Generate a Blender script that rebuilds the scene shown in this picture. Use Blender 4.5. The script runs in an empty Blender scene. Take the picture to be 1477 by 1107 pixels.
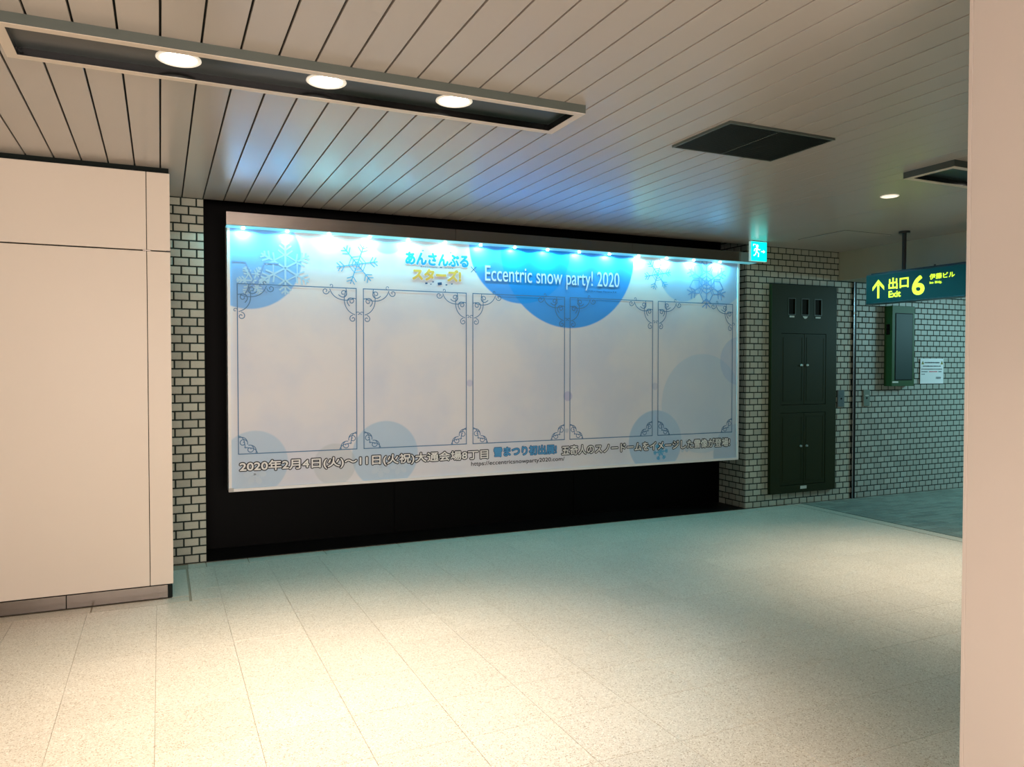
import bpy, bmesh, math, random
from mathutils import Vector, Matrix

random.seed(7)
SC = bpy.context.scene
COL = SC.collection
PI = math.pi

# ------------------------------------------------------------------ camera
YAW, PITCH, ROLL, FPX = math.radians(24.590), math.radians(-1.3138), math.radians(0.01378), 1107.74
cd = bpy.data.cameras.new('camera'); cam = bpy.data.objects.new('camera', cd); COL.objects.link(cam)
cd.sensor_fit = 'HORIZONTAL'; cd.sensor_width = 36.0; cd.lens = 36.0 * FPX / 1477.0
cd.clip_start = 0.05; cd.clip_end = 100
f0 = Vector((math.sin(YAW), math.cos(YAW), 0)); r0 = Vector((math.cos(YAW), -math.sin(YAW), 0)); u0 = Vector((0, 0, 1))
fw = math.cos(PITCH) * f0 + math.sin(PITCH) * u0; up = -math.sin(PITCH) * f0 + math.cos(PITCH) * u0
rt = math.cos(ROLL) * r0 + math.sin(ROLL) * up; up2 = -math.sin(ROLL) * r0 + math.cos(ROLL) * up
m = Matrix(((rt.x, up2.x, -fw.x), (rt.y, up2.y, -fw.y), (rt.z, up2.z, -fw.z))).to_4x4()
m.translation = (0, 0, 1.5)
cam.matrix_world = m
SC.camera = cam

# ------------------------------------------------------------------ view, world
SC.view_settings.view_transform = 'Standard'
SC.view_settings.look = 'None'
SC.view_settings.exposure = 0.35
SC.view_settings.gamma = 1.0
SC.view_settings.use_curve_mapping = False
W = bpy.data.worlds.new('hall_ambient'); SC.world = W; W.use_nodes = True
bg = W.node_tree.nodes['Background']
bg.inputs[0].default_value = (0.60, 0.92, 0.80, 1); bg.inputs[1].default_value = 0.12

# ------------------------------------------------------------------ lights
WARM = (1.0, 0.85, 0.70)
def area(name, loc, power, size, color, rot=(0, 0, 0), shape='DISK', size_y=None, spread=180):
    l = bpy.data.lights.new(name, 'AREA'); l.energy = power; l.color = color; l.shape = shape; l.size = size
    if size_y: l.size_y = size_y
    l.spread = math.radians(spread)
    o = bpy.data.objects.new(name, l); COL.objects.link(o); o.location = loc; o.rotation_euler = rot
    return o
def spot(name, loc, power, color, angle, blend=0.6, radius=0.05, rot=(0, 0, 0)):
    l = bpy.data.lights.new(name, 'SPOT'); l.energy = power; l.color = color
    l.spot_size = math.radians(angle); l.spot_blend = blend; l.shadow_soft_size = radius
    o = bpy.data.objects.new(name, l); COL.objects.link(o); o.location = loc; o.rotation_euler = rot
    return o
H = 2.763          # main ceiling
B = 6.2815         # brick wall plane
P = 5.403          # left panel partition plane
RX0, RX1 = 0.311, 5.563   # recess sides
RY = 6.70          # recess back
# recessed downlights of the long fixture (three in view), of the fixture over the side exit, and the single one
for x in (0.079, 0.675, 1.272):
    spot('downlight_lamp', (x, 3.45, 2.722), 165, WARM, 84, 1.0, 0.07)
for x in (5.04, 5.64):
    spot('downlight_lamp', (x, 3.345, 2.722), 110, WARM, 84, 1.0, 0.07)
spot('single_downlight_lamp', (4.94, 4.05, 2.74), 110, WARM, 74, 1.0, 0.05)
# further rows of the same hall lamps, behind and beside the camera
for x in (-2.2, 0.2, 2.6):
    area('hall_lamp', (x, 0.3, 2.70), 42, 0.5, (1.0, 0.84, 0.70), spread=130)
# added unseen fill lights behind the viewer, brightening the billboard and upright panels
for x in (-0.9, 1.1):
    area('rear_fill_light', (x, -3.40, 1.55), 120, 1.9, (1.0, 0.86, 0.77), (math.radians(90), 0, 0), 'RECTANGLE', 1.2)
# daylight-blue tubes of the exit corridor beyond the frame
area('corridor_lamp', (9.9, 4.6, 2.30), 70, 1.0, (0.42, 0.86, 0.95), (0, math.radians(35), 0))

# ------------------------------------------------------------------ materials
MATS = {}
def mat(name, col, rough=0.5, metal=0.0, emit=None, estr=0.0, var=0.0, noise=0.0, nscale=40, bump=0.0, spec=0.5, ramp=None):
    if name in MATS: return MATS[name]
    m = bpy.data.materials.new(name); m.use_nodes = True; nt = m.node_tree; N = nt.nodes; L = nt.links
    b = N['Principled BSDF']
    b.inputs['Base Color'].default_value = (*col, 1); b.inputs['Roughness'].default_value = rough
    b.inputs['Metallic'].default_value = metal; b.inputs['Specular IOR Level'].default_value = spec
    if emit:
        b.inputs['Emission Color'].default_value = (*emit, 1); b.inputs['Emission Strength'].default_value = estr
    src = None
    if noise or var or bump:
        g = N.new('ShaderNodeNewGeometry'); n = N.new('ShaderNodeTexNoise'); n.inputs['Scale'].default_value = nscale
        n.inputs['Detail'].default_value = 4
        L.new(g.outputs['Position'], n.inputs['Vector'])
        oi = N.new('ShaderNodeObjectInfo')
        a = N.new('ShaderNodeMath'); a.operation = 'MULTIPLY_ADD'   # (noise)*2*noise + (1-noise)
        L.new(n.outputs['Fac'], a.inputs[0]); a.inputs[1].default_value = 2 * noise; a.inputs[2].default_value = 1 - noise
        v = N.new('ShaderNodeMath'); v.operation = 'MULTIPLY_ADD'
        L.new(oi.outputs['Random'], v.inputs[0]); v.inputs[1].default_value = 2 * var; v.inputs[2].default_value = 1 - var
        p = N.new('ShaderNodeMath'); p.operation = 'MULTIPLY'
        L.new(a.outputs[0], p.inputs[0]); L.new(v.outputs[0], p.inputs[1])
        mx = N.new('ShaderNodeVectorMath'); mx.operation = 'SCALE'; mx.inputs[0].default_value = col
        L.new(p.outputs[0], mx.inputs['Scale'])
        L.new(mx.outputs[0], b.inputs['Base Color'])
        if bump:
            bp = N.new('ShaderNodeBump'); bp.inputs['Strength'].default_value = bump; bp.inputs['Distance'].default_value = 0.003
            L.new(n.outputs['Fac'], bp.inputs['Height']); L.new(bp.outputs[0], b.inputs['Normal'])
    MATS[name] = m
    return m

def terrazzo(name, base, dark, light, rough, var=0.03):
    m = bpy.data.materials.new(name); m.use_nodes = True; nt = m.node_tree; N = nt.nodes; L = nt.links
    b = N['Principled BSDF']; b.inputs['Roughness'].default_value = rough
    g = N.new('ShaderNodeNewGeometry')
    v = N.new('ShaderNodeTexVoronoi'); v.inputs['Scale'].default_value = 230
    L.new(g.outputs['Position'], v.inputs['Vector'])
    sx = N.new('ShaderNodeSeparateColor'); L.new(v.outputs['Color'], sx.inputs[0])
    r = N.new('ShaderNodeValToRGB'); e = r.color_ramp.elements
    e[0].position = 0.0; e[0].color = (*dark, 1); e[1].position = 1.0; e[1].color = (*light, 1)
    a = e.new(0.10); a.color = (*dark, 1); a = e.new(0.14); a.color = (*base, 1); a = e.new(0.80); a.color = (*base, 1)
    L.new(sx.outputs[0], r.inputs[0])
    n = N.new('ShaderNodeTexNoise'); n.inputs['Scale'].default_value = 1.7; n.inputs['Detail'].default_value = 5
    L.new(g.outputs['Position'], n.inputs['Vector'])
    oi = N.new('ShaderNodeObjectInfo')
    a1 = N.new('ShaderNodeMath'); a1.operation = 'MULTIPLY_ADD'; L.new(n.outputs['Fac'], a1.inputs[0]); a1.inputs[1].default_value = 0.16; a1.inputs[2].default_value = 0.92
    a2 = N.new('ShaderNodeMath'); a2.operation = 'MULTIPLY_ADD'; L.new(oi.outputs['Random'], a2.inputs[0]); a2.inputs[1].default_value = 2 * var; a2.inputs[2].default_value = 1 - var
    p = N.new('ShaderNodeMath'); p.operation = 'MULTIPLY'; L.new(a1.outputs[0], p.inputs[0]); L.new(a2.outputs[0], p.inputs[1])
    s = N.new('ShaderNodeVectorMath'); s.operation = 'SCALE'; L.new(r.outputs[0], s.inputs[0]); L.new(p.outputs[0], s.inputs['Scale'])
    L.new(s.outputs[0], b.inputs['Base Color'])
    MATS[name] = m
    return m

M_floor = terrazzo('beige_terrazzo', (0.58, 0.515, 0.42), (0.36, 0.29, 0.20), (0.76, 0.71, 0.61), 0.38)
M_border = terrazzo('border_stone', (0.52, 0.48, 0.39), (0.38, 0.34, 0.27), (0.62, 0.59, 0.50), 0.4)
M_joint = mat('dark_joint', (0.010, 0.014, 0.013), 0.8, spec=0.1)
M_grout_floor = mat('tile_grout', (0.34, 0.28, 0.20), 0.8)
M_ceil = mat('ceiling_slat_enamel', (0.44, 0.395, 0.36), 0.27, 0.0, spec=0.95, noise=0.03, nscale=3)
M_groove = mat('ceiling_groove', (0.012, 0.014, 0.013), 0.8, spec=0.1)
M_panel = mat('beige_wall_panel', (0.72, 0.63, 0.54), 0.42, noise=0.015, nscale=2)
M_pillar = mat('pillar_panel', (0.58, 0.51, 0.47), 0.5, noise=0.03, nscale=2)
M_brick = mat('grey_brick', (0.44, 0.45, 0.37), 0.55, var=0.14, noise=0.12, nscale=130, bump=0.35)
M_brick_shade = mat('grey_brick_shaded', (0.36, 0.39, 0.345), 0.5, var=0.16, noise=0.12, nscale=130, bump=0.35)  # same brick, with the dimmer, cooler corridor and recess light put into its colour
M_grout = mat('dark_green_grout', (0.010, 0.022, 0.017), 0.85)
M_black = mat('black_panel', (0.0016, 0.0017, 0.0018), 0.5, spec=0.06)
M_granite = mat('black_granite', (0.006, 0.007, 0.007), 0.5, noise=0.9, nscale=220, spec=0.25)
M_steel = mat('brushed_steel', (0.20, 0.175, 0.155), 0.2, 1.0, noise=0.05, nscale=20)
M_dsteel = mat('dark_steel', (0.012, 0.014, 0.015), 0.35, 0.0, spec=0.4)
M_frame = mat('fixture_grey', (0.075, 0.09, 0.078), 0.45)
M_rim = mat('fixture_rim', (0.62, 0.53, 0.44), 0.4)
M_inner = mat('fixture_inner', (0.012, 0.022, 0.020), 0.3)
M_white = mat('white_print_frame', (0.80, 0.76, 0.74), 0.35)
M_green = mat('cabinet_green', (0.020, 0.026, 0.008), 0.5, spec=0.15, noise=0.05, nscale=6)
M_green2 = mat('hydrant_green', (0.028, 0.085, 0.028), 0.5, spec=0.2, noise=0.05, nscale=6)
M_green3 = mat('hydrant_door', (0.010, 0.034, 0.030), 0.5, spec=0.2)
M_dark = mat('dark_glass', (0.003, 0.003, 0.003), 0.12)
M_chip = mat('pale_tag', (0.62, 0.66, 0.60), 0.4)
M_ctile = mat('corridor_tile', (0.20, 0.235, 0.20), 0.42, var=0.22, noise=0.15, nscale=60)
M_soffit = mat('soffit_paint', (0.36, 0.37, 0.28), 0.45)

# ------------------------------------------------------------------ geometry helpers
def link(name, me, m, parent=None):
    o = bpy.data.objects.new(name, me); COL.objects.link(o)
    if m is not None and len(me.materials) == 0: me.materials.append(m)
    if parent: o.parent = parent
    return o
def box_bm(bm, x0, x1, y0, y1, z0, z1, bev=0.0, seg=1):
    vs = [bm.verts.new((x, y, z)) for x in (x0, x1) for y in (y0, y1) for z in (z0, z1)]
    idx = ((0, 1, 3, 2), (4, 6, 7, 5), (0, 4, 5, 1), (2, 3, 7, 6), (0, 2, 6, 4), (1, 5, 7, 3))
    fs = [bm.faces.new([vs[i] for i in f]) for f in idx]
    if bev:
        es = list({e for f in fs for e in f.edges})
        bmesh.ops.bevel(bm, geom=es, offset=bev, segments=seg, profile=0.5, affect='EDGES')
def to_mesh(bm, name, smooth=False):
    bmesh.ops.recalc_face_normals(bm, faces=bm.faces)
    me = bpy.data.meshes.new(name); bm.to_mesh(me); bm.free()
    if smooth:
        for p in me.polygons: p.use_smooth = True
    return me
def box(name, x0, x1, y0, y1, z0, z1, m, parent=None, bev=0.0, seg=1):
    bm = bmesh.new(); box_bm(bm, x0, x1, y0, y1, z0, z1, bev, seg)
    return link(name, to_mesh(bm, name), m, parent)
def boxes(name, lst, m, parent=None, bev=0.0):
    bm = bmesh.new()
    for b in lst: box_bm(bm, *b, bev)
    return link(name, to_mesh(bm, name), m, parent)
def cyl_bm(bm, c, r, h, axis='Z', n=24, r2=None):
    res = bmesh.ops.create_cone(bm, cap_ends=True, segments=n, radius1=r, radius2=r if r2 is None else r2, depth=h)
    rot = {'Z': Matrix(), 'X': Matrix.Rotation(PI / 2, 4, 'Y'), 'Y': Matrix.Rotation(PI / 2, 4, 'X')}[axis]
    bmesh.ops.transform(bm, matrix=Matrix.Translation(c) @ rot, verts=res['verts'])
def cyl(name, c, r, h, m, parent=None, axis='Z', n=24, r2=None):
    bm = bmesh.new(); cyl_bm(bm, c, r, h, axis, n, r2)
    return link(name, to_mesh(bm, name), m, parent)
def lathe_bm(bm, prof, c, n=40):
    rings = [[bm.verts.new((c[0] + r * math.cos(2 * PI * i / n), c[1] + r * math.sin(2 * PI * i / n), c[2] + z)) for i in range(n)] for r, z in prof]
    for a, b in zip(rings, rings[1:]):
        for i in range(n):
            bm.faces.new((a[i], a[(i + 1) % n], b[(i + 1) % n], b[i]))
    return rings
def grid_plate(name, us, vs, holes, a, b, m, parent=None, plane='XZ'):
    """one connected plate: cells of the grid us x vs, minus holes {(i, j)}, from depth a to depth b"""
    bm = bmesh.new()
    P3 = {'XZ': lambda u, v, d: (u, d, v), 'XY': lambda u, v, d: (u, v, d)}[plane]
    V = {}
    def vt(i, j, k):
        if (i, j, k) not in V: V[(i, j, k)] = bm.verts.new(P3(us[i], vs[j], (a, b)[k]))
        return V[(i, j, k)]
    nu, nv = len(us) - 1, len(vs) - 1
    solid = {(i, j) for i in range(nu) for j in range(nv) if (i, j) not in holes}
    for i, j in solid:
        for k in (0, 1): bm.faces.new([vt(i, j, k), vt(i + 1, j, k), vt(i + 1, j + 1, k), vt(i, j + 1, k)])
        for di, dj, e in ((-1, 0, ((i, j), (i, j + 1))), (1, 0, ((i + 1, j), (i + 1, j + 1))), (0, -1, ((i, j), (i + 1, j))), (0, 1, ((i, j + 1), (i + 1, j + 1)))):
            if (i + di, j + dj) not in solid:
                (p, q), (r, t) = e; bm.faces.new([vt(p, q, 0), vt(r, t, 0), vt(r, t, 1), vt(p, q, 1)])
    return link(name, to_mesh(bm, name), m, parent)
def ring_plate(name, u0, u1, v0, v1, w, a, b, m, parent=None, plane='XZ'):
    w = w if isinstance(w, tuple) else (w, w, w, w)     # left, right, bottom, top
    return grid_plate(name, [u0, u0 + w[0], u1 - w[1], u1], [v0, v0 + w[2], v1 - w[3], v1], {(1, 1)}, a, b, m, parent, plane)
def tag(o, label, cat, group=None, kind=None):
    o['label'] = label; o['category'] = cat
    if group: o['group'] = group
    if kind: o['kind'] = kind
    return o
def struct(o, label=None):
    o['kind'] = 'structure'
    if label: o['label'] = label
    return o
def empty(name, loc=(0, 0, 0)):
    o = bpy.data.objects.new(name, None); COL.objects.link(o); o.location = loc; o.empty_display_size = 0.1
    return o
def adopt(parent, *kids):
    """children were built in world space; keep them there under a parent that stands somewhere else"""
    for k in kids:
        k.parent = parent
        k.matrix_parent_inverse = Matrix.Translation(-parent.location)

# ------------------------------------------------------------------ floor
floor = struct(box('floor', -4.0, 6.172, -3.5, P + 0.9, -0.12, -0.0035, M_grout_floor), 'polished beige speckled terrazzo floor')
TP = 0.3825
TX0, TY0 = -0.035, 2.480
tile_cache = {}
def tile_mesh(w, d, key='t', m=None, bev=0.0006, th=0.03):
    k = (round(w, 4), round(d, 4), key)
    if k not in tile_cache:
        bm = bmesh.new(); x, y = w / 2, d / 2
        top = [bm.verts.new(v) for v in ((-x + bev, -y + bev, 0), (x - bev, -y + bev, 0), (x - bev, y - bev, 0), (-x + bev, y - bev, 0))]
        mid = [bm.verts.new(v) for v in ((-x, -y, -bev), (x, -y, -bev), (x, y, -bev), (-x, y, -bev))]
        bot = [bm.verts.new(v) for v in ((-x, -y, -th), (x, -y, -th), (x, y, -th), (-x, y, -th))]
        bm.faces.new(top)
        for a, b in ((top, mid), (mid, bot)):
            for i in range(4): bm.faces.new((a[i], b[i], b[(i + 1) % 4], a[(i + 1) % 4]))
        me = to_mesh(bm, 'tile'); me.materials.append(m)
        tile_cache[k] = me
    return tile_cache[k]
G = 0.0016
def put_tile(x0, x1, y0, y1, parent, m=None, key='t', name='tile', z=0.0, g=G):
    if x1 - x0 < 0.02 or y1 - y0 < 0.02: return
    o = bpy.data.objects.new(name, tile_mesh(x1 - x0 - g, y1 - y0 - g, key, m or M_floor)); COL.objects.link(o)
    o.location = ((x0 + x1) / 2, (y0 + y1) / 2, z); o.parent = parent
XB = 6.205   # border strip of the side exit starts here
far = []
for i in range(-11, 18):
    for j in range(-16, 11):
        x0, x1 = TX0 + i * TP, TX0 + (i + 1) * TP
        y0, y1 = TY0 + j * TP, TY0 + (j + 1) * TP
        x1 = min(x1, XB - 0.012)
        ymax = 5.275 if x0 < 0.1 else 6.125
        if x0 < 0.166 < x1 and y1 > 5.275:
            put_tile(0.170, x1, max(y0, 5.275), min(y1, 6.125), floor)
            y1 = min(y1, 5.272); 
        elif x0 < 0.1: y1 = min(y1, 5.275)
        y1 = min(y1, 6.125)
        if x0 >= x1 - 0.02 or y0 >= y1 - 0.02: continue
        vis = (x1 > -1.25 and y1 > 1.75 and x0 / max(y1, .1) < 1.5)
        if vis: put_tile(x0, x1, y0, y1, floor)
        else: far.append((x0 + G / 2, x1 - G / 2, y0 + G / 2, y1 - G / 2, -0.03, 0.0))
bm = bmesh.new()
for b in far:
    box_bm(bm, *b)
fo = link('tile_field', to_mesh(bm, 'tile_field'), M_floor, floor); fo['kind'] = 'stuff'
# stone border strips, with dark joints between the stones
bs = struct(box('trim_1', 0.166, XB, 6.118, B + 0.004, -0.10, -0.004, M_joint), 'pale stone border strip along the brick wall')
xs = [0.171, 0.300, 0.603, 1.190, 1.80, 2.40, 3.0, 3.6, 4.2, 4.8, 5.4, 5.64, 6.2]
for a, b in zip(xs, xs[1:]): put_tile(a, b, 6.127, B - 0.002, bs, M_border, 'b', 'stone', 0.0, 0.007)
bs2 = struct(box('trim_2', -4.0, 0.168, 5.268, P + 0.05, -0.10, -0.004, M_joint), 'pale stone border strip under the panelled partition')
for a, b in ((-2.2, -1.6), (-1.6, -1.0), (-1.0, -0.400), (-0.400, 0.158)): put_tile(a, b, 5.277, P - 0.006, bs2, M_border, 'b2', 'stone', 0.0, 0.009)
bs3 = struct(box('trim_3', 0.05, 0.168, P + 0.05, 6.118, -0.10, -0.004, M_joint), 'stone strip between partition corner and brick wall')
put_tile(0.05, 0.158, P - 0.002, 6.118, bs3, M_border, 'b3', 'stone', 0.0, 0.006)
bs4 = struct(box('trim_4', XB - 0.012, 6.352, 2.0, B, -0.10, -0.004, M_joint), 'pale stone threshold strip at the mouth of the exit corridor')
ys = [2.0, 2.6, 3.2, 3.8, 4.4, 5.0, 5.6, 6.275]
for a, b in zip(ys, ys[1:]): put_tile(XB + 0.004, 6.335, a, b, bs4, M_border, 'b4', 'stone', 0.0, 0.003)
# corridor floor of small grey tiles
cf = struct(box('trim_5', 6.352, 11.0, 2.0, B, -0.10, -0.004, mat('corridor_grout', (0.07, 0.10, 0.085), 0.8)), 'grey-green small-tile floor of the exit corridor')
near, rest = [], []
cx, cy = 0.195, 0.098
for j in range(24):
    for i in range(24):
        x0 = 6.354 + i * cx - (cx / 2 if j % 2 else 0); x1 = x0 + cx; x0 = max(x0, 6.354)
        y1 = B - 0.002 - j * cy; y0 = y1 - cy
        if x1 > 10.9 or y0 < 3.9: continue
        if x0 / y1 < 1.48: near.append((x0, x1, y0, y1))
        else: rest.append((x0, x1, y0, y1))
near.sort(key=lambda t: math.hypot(t[0], t[2]))
for t in near[:300]: put_tile(*t, cf, M_ctile, 'c', 'tile', 0.0, 0.006)
bm = bmesh.new()
for x0, x1, y0, y1 in near[300:] + rest: box_bm(bm, x0 + .003, x1 - .003, y0 + .003, y1 - .003, -0.02, 0)
ro = link('tile_field', to_mesh(bm, 'tile_field'), M_ctile, cf); ro['kind'] = 'stuff'

# ------------------------------------------------------------------ ceiling
ceil = struct(box('ceiling', -4.0, 6.878, -3.5, B + 0.004, H + 0.014, H + 0.2, M_groove), 'beige metal slat ceiling with dark seams')
SP, SX0 = 0.1468, 0.0108
def slat_mesh(w, y0, y1, h=0.014, bev=0.001):
    bm = bmesh.new(); x = w / 2
    pr = [(-x, h), (-x, bev), (-x + bev, 0), (x - bev, 0), (x, bev), (x, h)]
    a = [bm.verts.new((px, y0, pz)) for px, pz in pr]; b = [bm.verts.new((px, y1, pz)) for px, pz in pr]
    for i in range(5): bm.faces.new((a[i], a[i + 1], b[i + 1], b[i]))
    bm.faces.new(a); bm.faces.new(b[::-1])
    me = to_mesh(bm, 'slat'); me.materials.append(M_ceil); return me
sl = slat_mesh(SP - 0.0085, -3.0, B)
sln = slat_mesh(SP - 0.0040, -3.0, B)
k = -26
while SX0 + k * SP < 4.27:
    xc = SX0 + (k + 0.5) * SP
    o = bpy.data.objects.new('slat', sln if xc > 3.50 else sl); COL.objects.link(o)
    o.location = (xc, 0, H); o.parent = ceil; k += 1
x_end = SX0 + k * SP
o = bpy.data.objects.new('slat', sln); COL.objects.link(o); o.location = (x_end + 0.5 * SP, 0, H); o.parent = ceil
xa = x_end + SP
for a, b in ((xa, 5.28), (5.28, 6.08), (6.08, 6.875)):
    o = box('ceiling_board', a + .0008, b - .0008, -3.0, B, H, H + 0.014, M_ceil, ceil)
ha = boxes('access_hatch', [(5.805, 6.405, 5.235, 5.80, H - 0.004, H)], M_ceil, ceil, 0.0015)
ring_plate('hatch_joint', 5.797, 6.413, 5.228, 5.808, .007, H - 0.001, H, M_groove, ceil, 'XY')
# lower ceiling over the corridor with its upstand facing the hall
struct(box('trim_6', 6.878, 11.0, 1.9, B + 0.004, 2.448, H + 0.2, M_soffit, bev=0.003), 'plain beam stepping down to the low corridor ceiling')
# thin dark shadow channel where the slats meet the panelled partition
# ------------------------------------------------------------------ walls: bricks
BW, BZ = 0.1083, H / 43.0
brick_cache = {}
def brick_mesh(w, m):
    k = (round(w, 3), m.name)
    if k not in brick_cache:
        bm = bmesh.new(); x, z = w / 2, (BZ - 0.0110) / 2; d, c = 0.009, 0.0018
        fr = [bm.verts.new((a, -d, b)) for a, b in ((-x + c, -z + c), (x - c, -z + c), (x - c, z - c), (-x + c, z - c))]
        md = [bm.verts.new((a, -d + c, b)) for a, b in ((-x, -z), (x, -z), (x, z), (-x, z))]
        bk = [bm.verts.new((a, 0.003, b)) for a, b in ((-x, -z), (x, -z), (x, z), (-x, z))]
        bm.faces.new(fr)
        for a, b in ((fr, md), (md, bk)):
            for i in range(4): bm.faces.new((a[i], b[i], b[(i + 1) % 4], a[(i + 1) % 4]))
        me = to_mesh(bm, 'brick'); me.materials.append(m); brick_cache[k] = me
    return brick_cache[k]
def brickwork(parent, length, height, m, origin, rotz=0.0, start='left', holes=(), half0=False, limit=300, key=None):
    """rows of bricks from origin along local +X; z from 0"""
    rows = int(round(height / BZ)); lst = []
    for r in range(rows):
        z = (r + 0.5) * BZ
        if (r + 0.5) * BZ > height: break
        half = (r % 2 == 0) == half0
        x = -BW / 2 if half else 0.0
        while x < length - 0.012:
            a, b = max(x, 0), min(x + BW, length); x += BW
            if b - a < 0.02: continue
            segs = [(a, b)]
            for hx0, hx1, hz0, hz1 in holes:
                if z + BZ * 0.3 > hz0 and z - BZ * 0.3 < hz1:
                    ns = []
                    for s, e in segs:
                        if e <= hx0 or s >= hx1: ns.append((s, e)); continue
                        if s < hx0: ns.append((s, hx0 + .004))
                        if e > hx1: ns.append((hx1 - .004, e))
                    segs = ns
            for s, e in segs:
                if e - s > 0.018: lst.append((s, e, z))
    if key: lst.sort(key=key)
    cr, sr = math.cos(rotz), math.sin(rotz)
    def place(x): return (origin[0] + cr * x, origin[1] + sr * x)
    for s, e, z in lst[:limit]:
        px = (s + e) / 2; q = place(px)
        o = bpy.data.objects.new('brick', brick_mesh(e - s - 0.0115, m)); COL.objects.link(o)
        dj = random.uniform(-0.0012, 0.0012)
        o.location = (q[0] + sr * dj, q[1] - cr * dj, z); o.rotation_euler = (0, 0, rotz); o.parent = parent
    if lst[limit:]:
        bm = bmesh.new()
        for s, e, z in lst[limit:]:
            t = bmesh.new(); t.from_mesh(brick_mesh(e - s - 0.0115, m)); q = place((s + e) / 2)
            t.transform(Matrix.Translation((q[0], q[1] + random.uniform(-.001, .001), z)) @ Matrix.Rotation(rotz, 4, 'Z'))
            tm = bpy.data.meshes.new('tmp'); t.to_mesh(tm); t.free(); bm.from_mesh(tm); bpy.data.meshes.remove(tm)
        o = link('brickwork', to_mesh(bm, 'brickwork'), m, parent); o['kind'] = 'stuff'
wl = struct(box('wall_back_left', -0.35, RX0 - 0.004, B + 0.004, RY + 0.05, 0, H + 0.014, M_grout), 'narrow pier of pale grey bricks between partition and billboard recess')
n_l = 4; x_start = RX0 - n_l * BW
brickwork(wl, n_l * BW, H, M_brick, (x_start, B + 0.009), half0=True)
CX0, CX1, CZ0, CZ1 = 5.872, 6.806, 0.134, 2.368
wr = struct(box('wall_back', RX1 + 0.004, 7.098, B + 0.004, RY + 0.05, 0, H + 0.014, M_grout), 'grey brick wall around the dark cabinet')
brickwork(wr, 7.092 - RX1, H, M_brick, (RX1, B + 0.009), half0=False, holes=[(CX0 - RX1, CX1 - RX1, CZ0, CZ1), (6.878 - RX1, 7.2 - RX1, 2.448, 3)])
wt = struct(box('wall_recess_side', RX1 + 0.004, RX1 + 0.02, B + 0.01, RY, 0, H + 0.3, M_grout), 'dim brick return at the right end of the billboard recess')
brickwork(wt, RY - B, H + 0.2, M_brick_shade, (RX1 + 0.009, RY), rotz=-PI / 2, half0=False)
wc = struct(box('wall_corridor', 7.098, 11.0, B + 0.004, RY + 0.05, 0, 2.448, M_grout), 'grey brick wall of the exit corridor, right of the steel post')
brickwork(wc, 3.8, 2.448, M_brick_shade, (7.135, B + 0.009), half0=True, key=lambda t: t[0] + (0 if t[0] < 1.85 else 10))

# ------------------------------------------------------------------ recess behind the billboard
wb = struct(box('wall_recess', RX0 - 0.004, RX1 + 0.02, RY + 0.008, RY + 0.08, 0, H + 0.4, M_black), 'black back wall of the billboard recess')
xs = [RX0 - 0.004, 1.90, 3.74, RX1 + 0.003]
for a, b in zip(xs, xs[1:]): box('panel', a + .004, b - .004, RY - 0.002, RY + 0.008, 0.003, H + 0.38, M_black, wb, 0.001)
struct(box('trim_7', RX0 - 0.004, RX1 + 0.008, B - 0.001, RY, -0.1, 0.003, M_granite), 'black granite sill on the floor of the recess')
struct(box('trim_8', RX0 - 0.3, RX1 + 0.3, B + 0.006, RY + 0.05, H + 0.38, H + 0.45, M_black), 'black top of the billboard recess')
struct(box('trim_9', RX0 - 0.004, RX1 + 0.004, B + 0.006, B + 0.016, H + 0.002, H + 0.38, M_black), 'black edge above the recess')

# ------------------------------------------------------------------ left panelled partition
wp = struct(box('wall_left', -4.0, 0.058, P + 0.016, P + 0.30, 0.0, H + 0.014, M_joint), 'beige panelled partition on the left')
Z1 = 2.2315
def pan(x0, x1, z0, z1): return box('panel', x0, x1, P, P + 0.018, z0, z1, M_panel, wp, 0.0015)
pan(-1.9, -0.0745, 0.092, Z1 - 0.004); pan(-1.9, -0.0745, Z1 + 0.004, 2.728)
pan(-0.0705, 0.0635, 0.092, Z1 - 0.004); pan(-0.0705, 0.0635, Z1 + 0.004, 2.728)
box('panel', 0.0535, 0.0635, P + 0.018, P + 0.30, 0.092, 2.728, M_panel, wp, 0.001)
for x0, x1 in ((-1.9, -0.542), (-0.538, 0.030)): box('skirting', x0, x1, P + 0.004, P + 0.017, 0.004, 0.086, M_steel, wp, 0.001)
box('skirting_end', 0.033, 0.058, P + 0.010, P + 0.022, 0.0, 0.09, M_joint, wp)
box('joint_clip', 0.040, 0.0645, P - 0.001, P + 0.002, Z1 - 0.0045, Z1 + 0.0045, M_dsteel, wp)
box('joint_clip', -0.095, -0.050, P - 0.0008, P + 0.002, Z1 - 0.003, Z1 + 0.003, M_steel, wp)
wo = struct(box('wall_behind', -4.0, 6.9, -3.6, -3.5, 0, H + .01, M_joint), 'panelled wall of the hall behind the viewer')
M_red = mat('red_display_panel', (0.55, 0.12, 0.13), 0.4)
for i_, x_ in enumerate([-4.0 + 1.1 * q for q in range(10)]):
    box('panel', x_ + .004, x_ + 1.096, -3.502, -3.482, 0.09, H - .03, M_red if i_ in (2, 4, 7) else M_panel, wo, 0.0015)
# near pillar on the right: its hall-side face runs past the camera
px, py = 2.236, 1.56
wq = struct(box('wall_right', px + 0.012, px + 0.9, -0.6, py - 0.012, 0, H + 0.01, M_joint), 'pinkish beige clad pillar close to the viewer')
box('panel', px, px + 0.9, py - 0.012, py, 0.0, H, M_pillar, wq, 0.0008)
box('panel', px, px + 0.012, -0.6, py - 0.0125, 0.0, H, M_pillar, wq, 0.0008)

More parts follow.
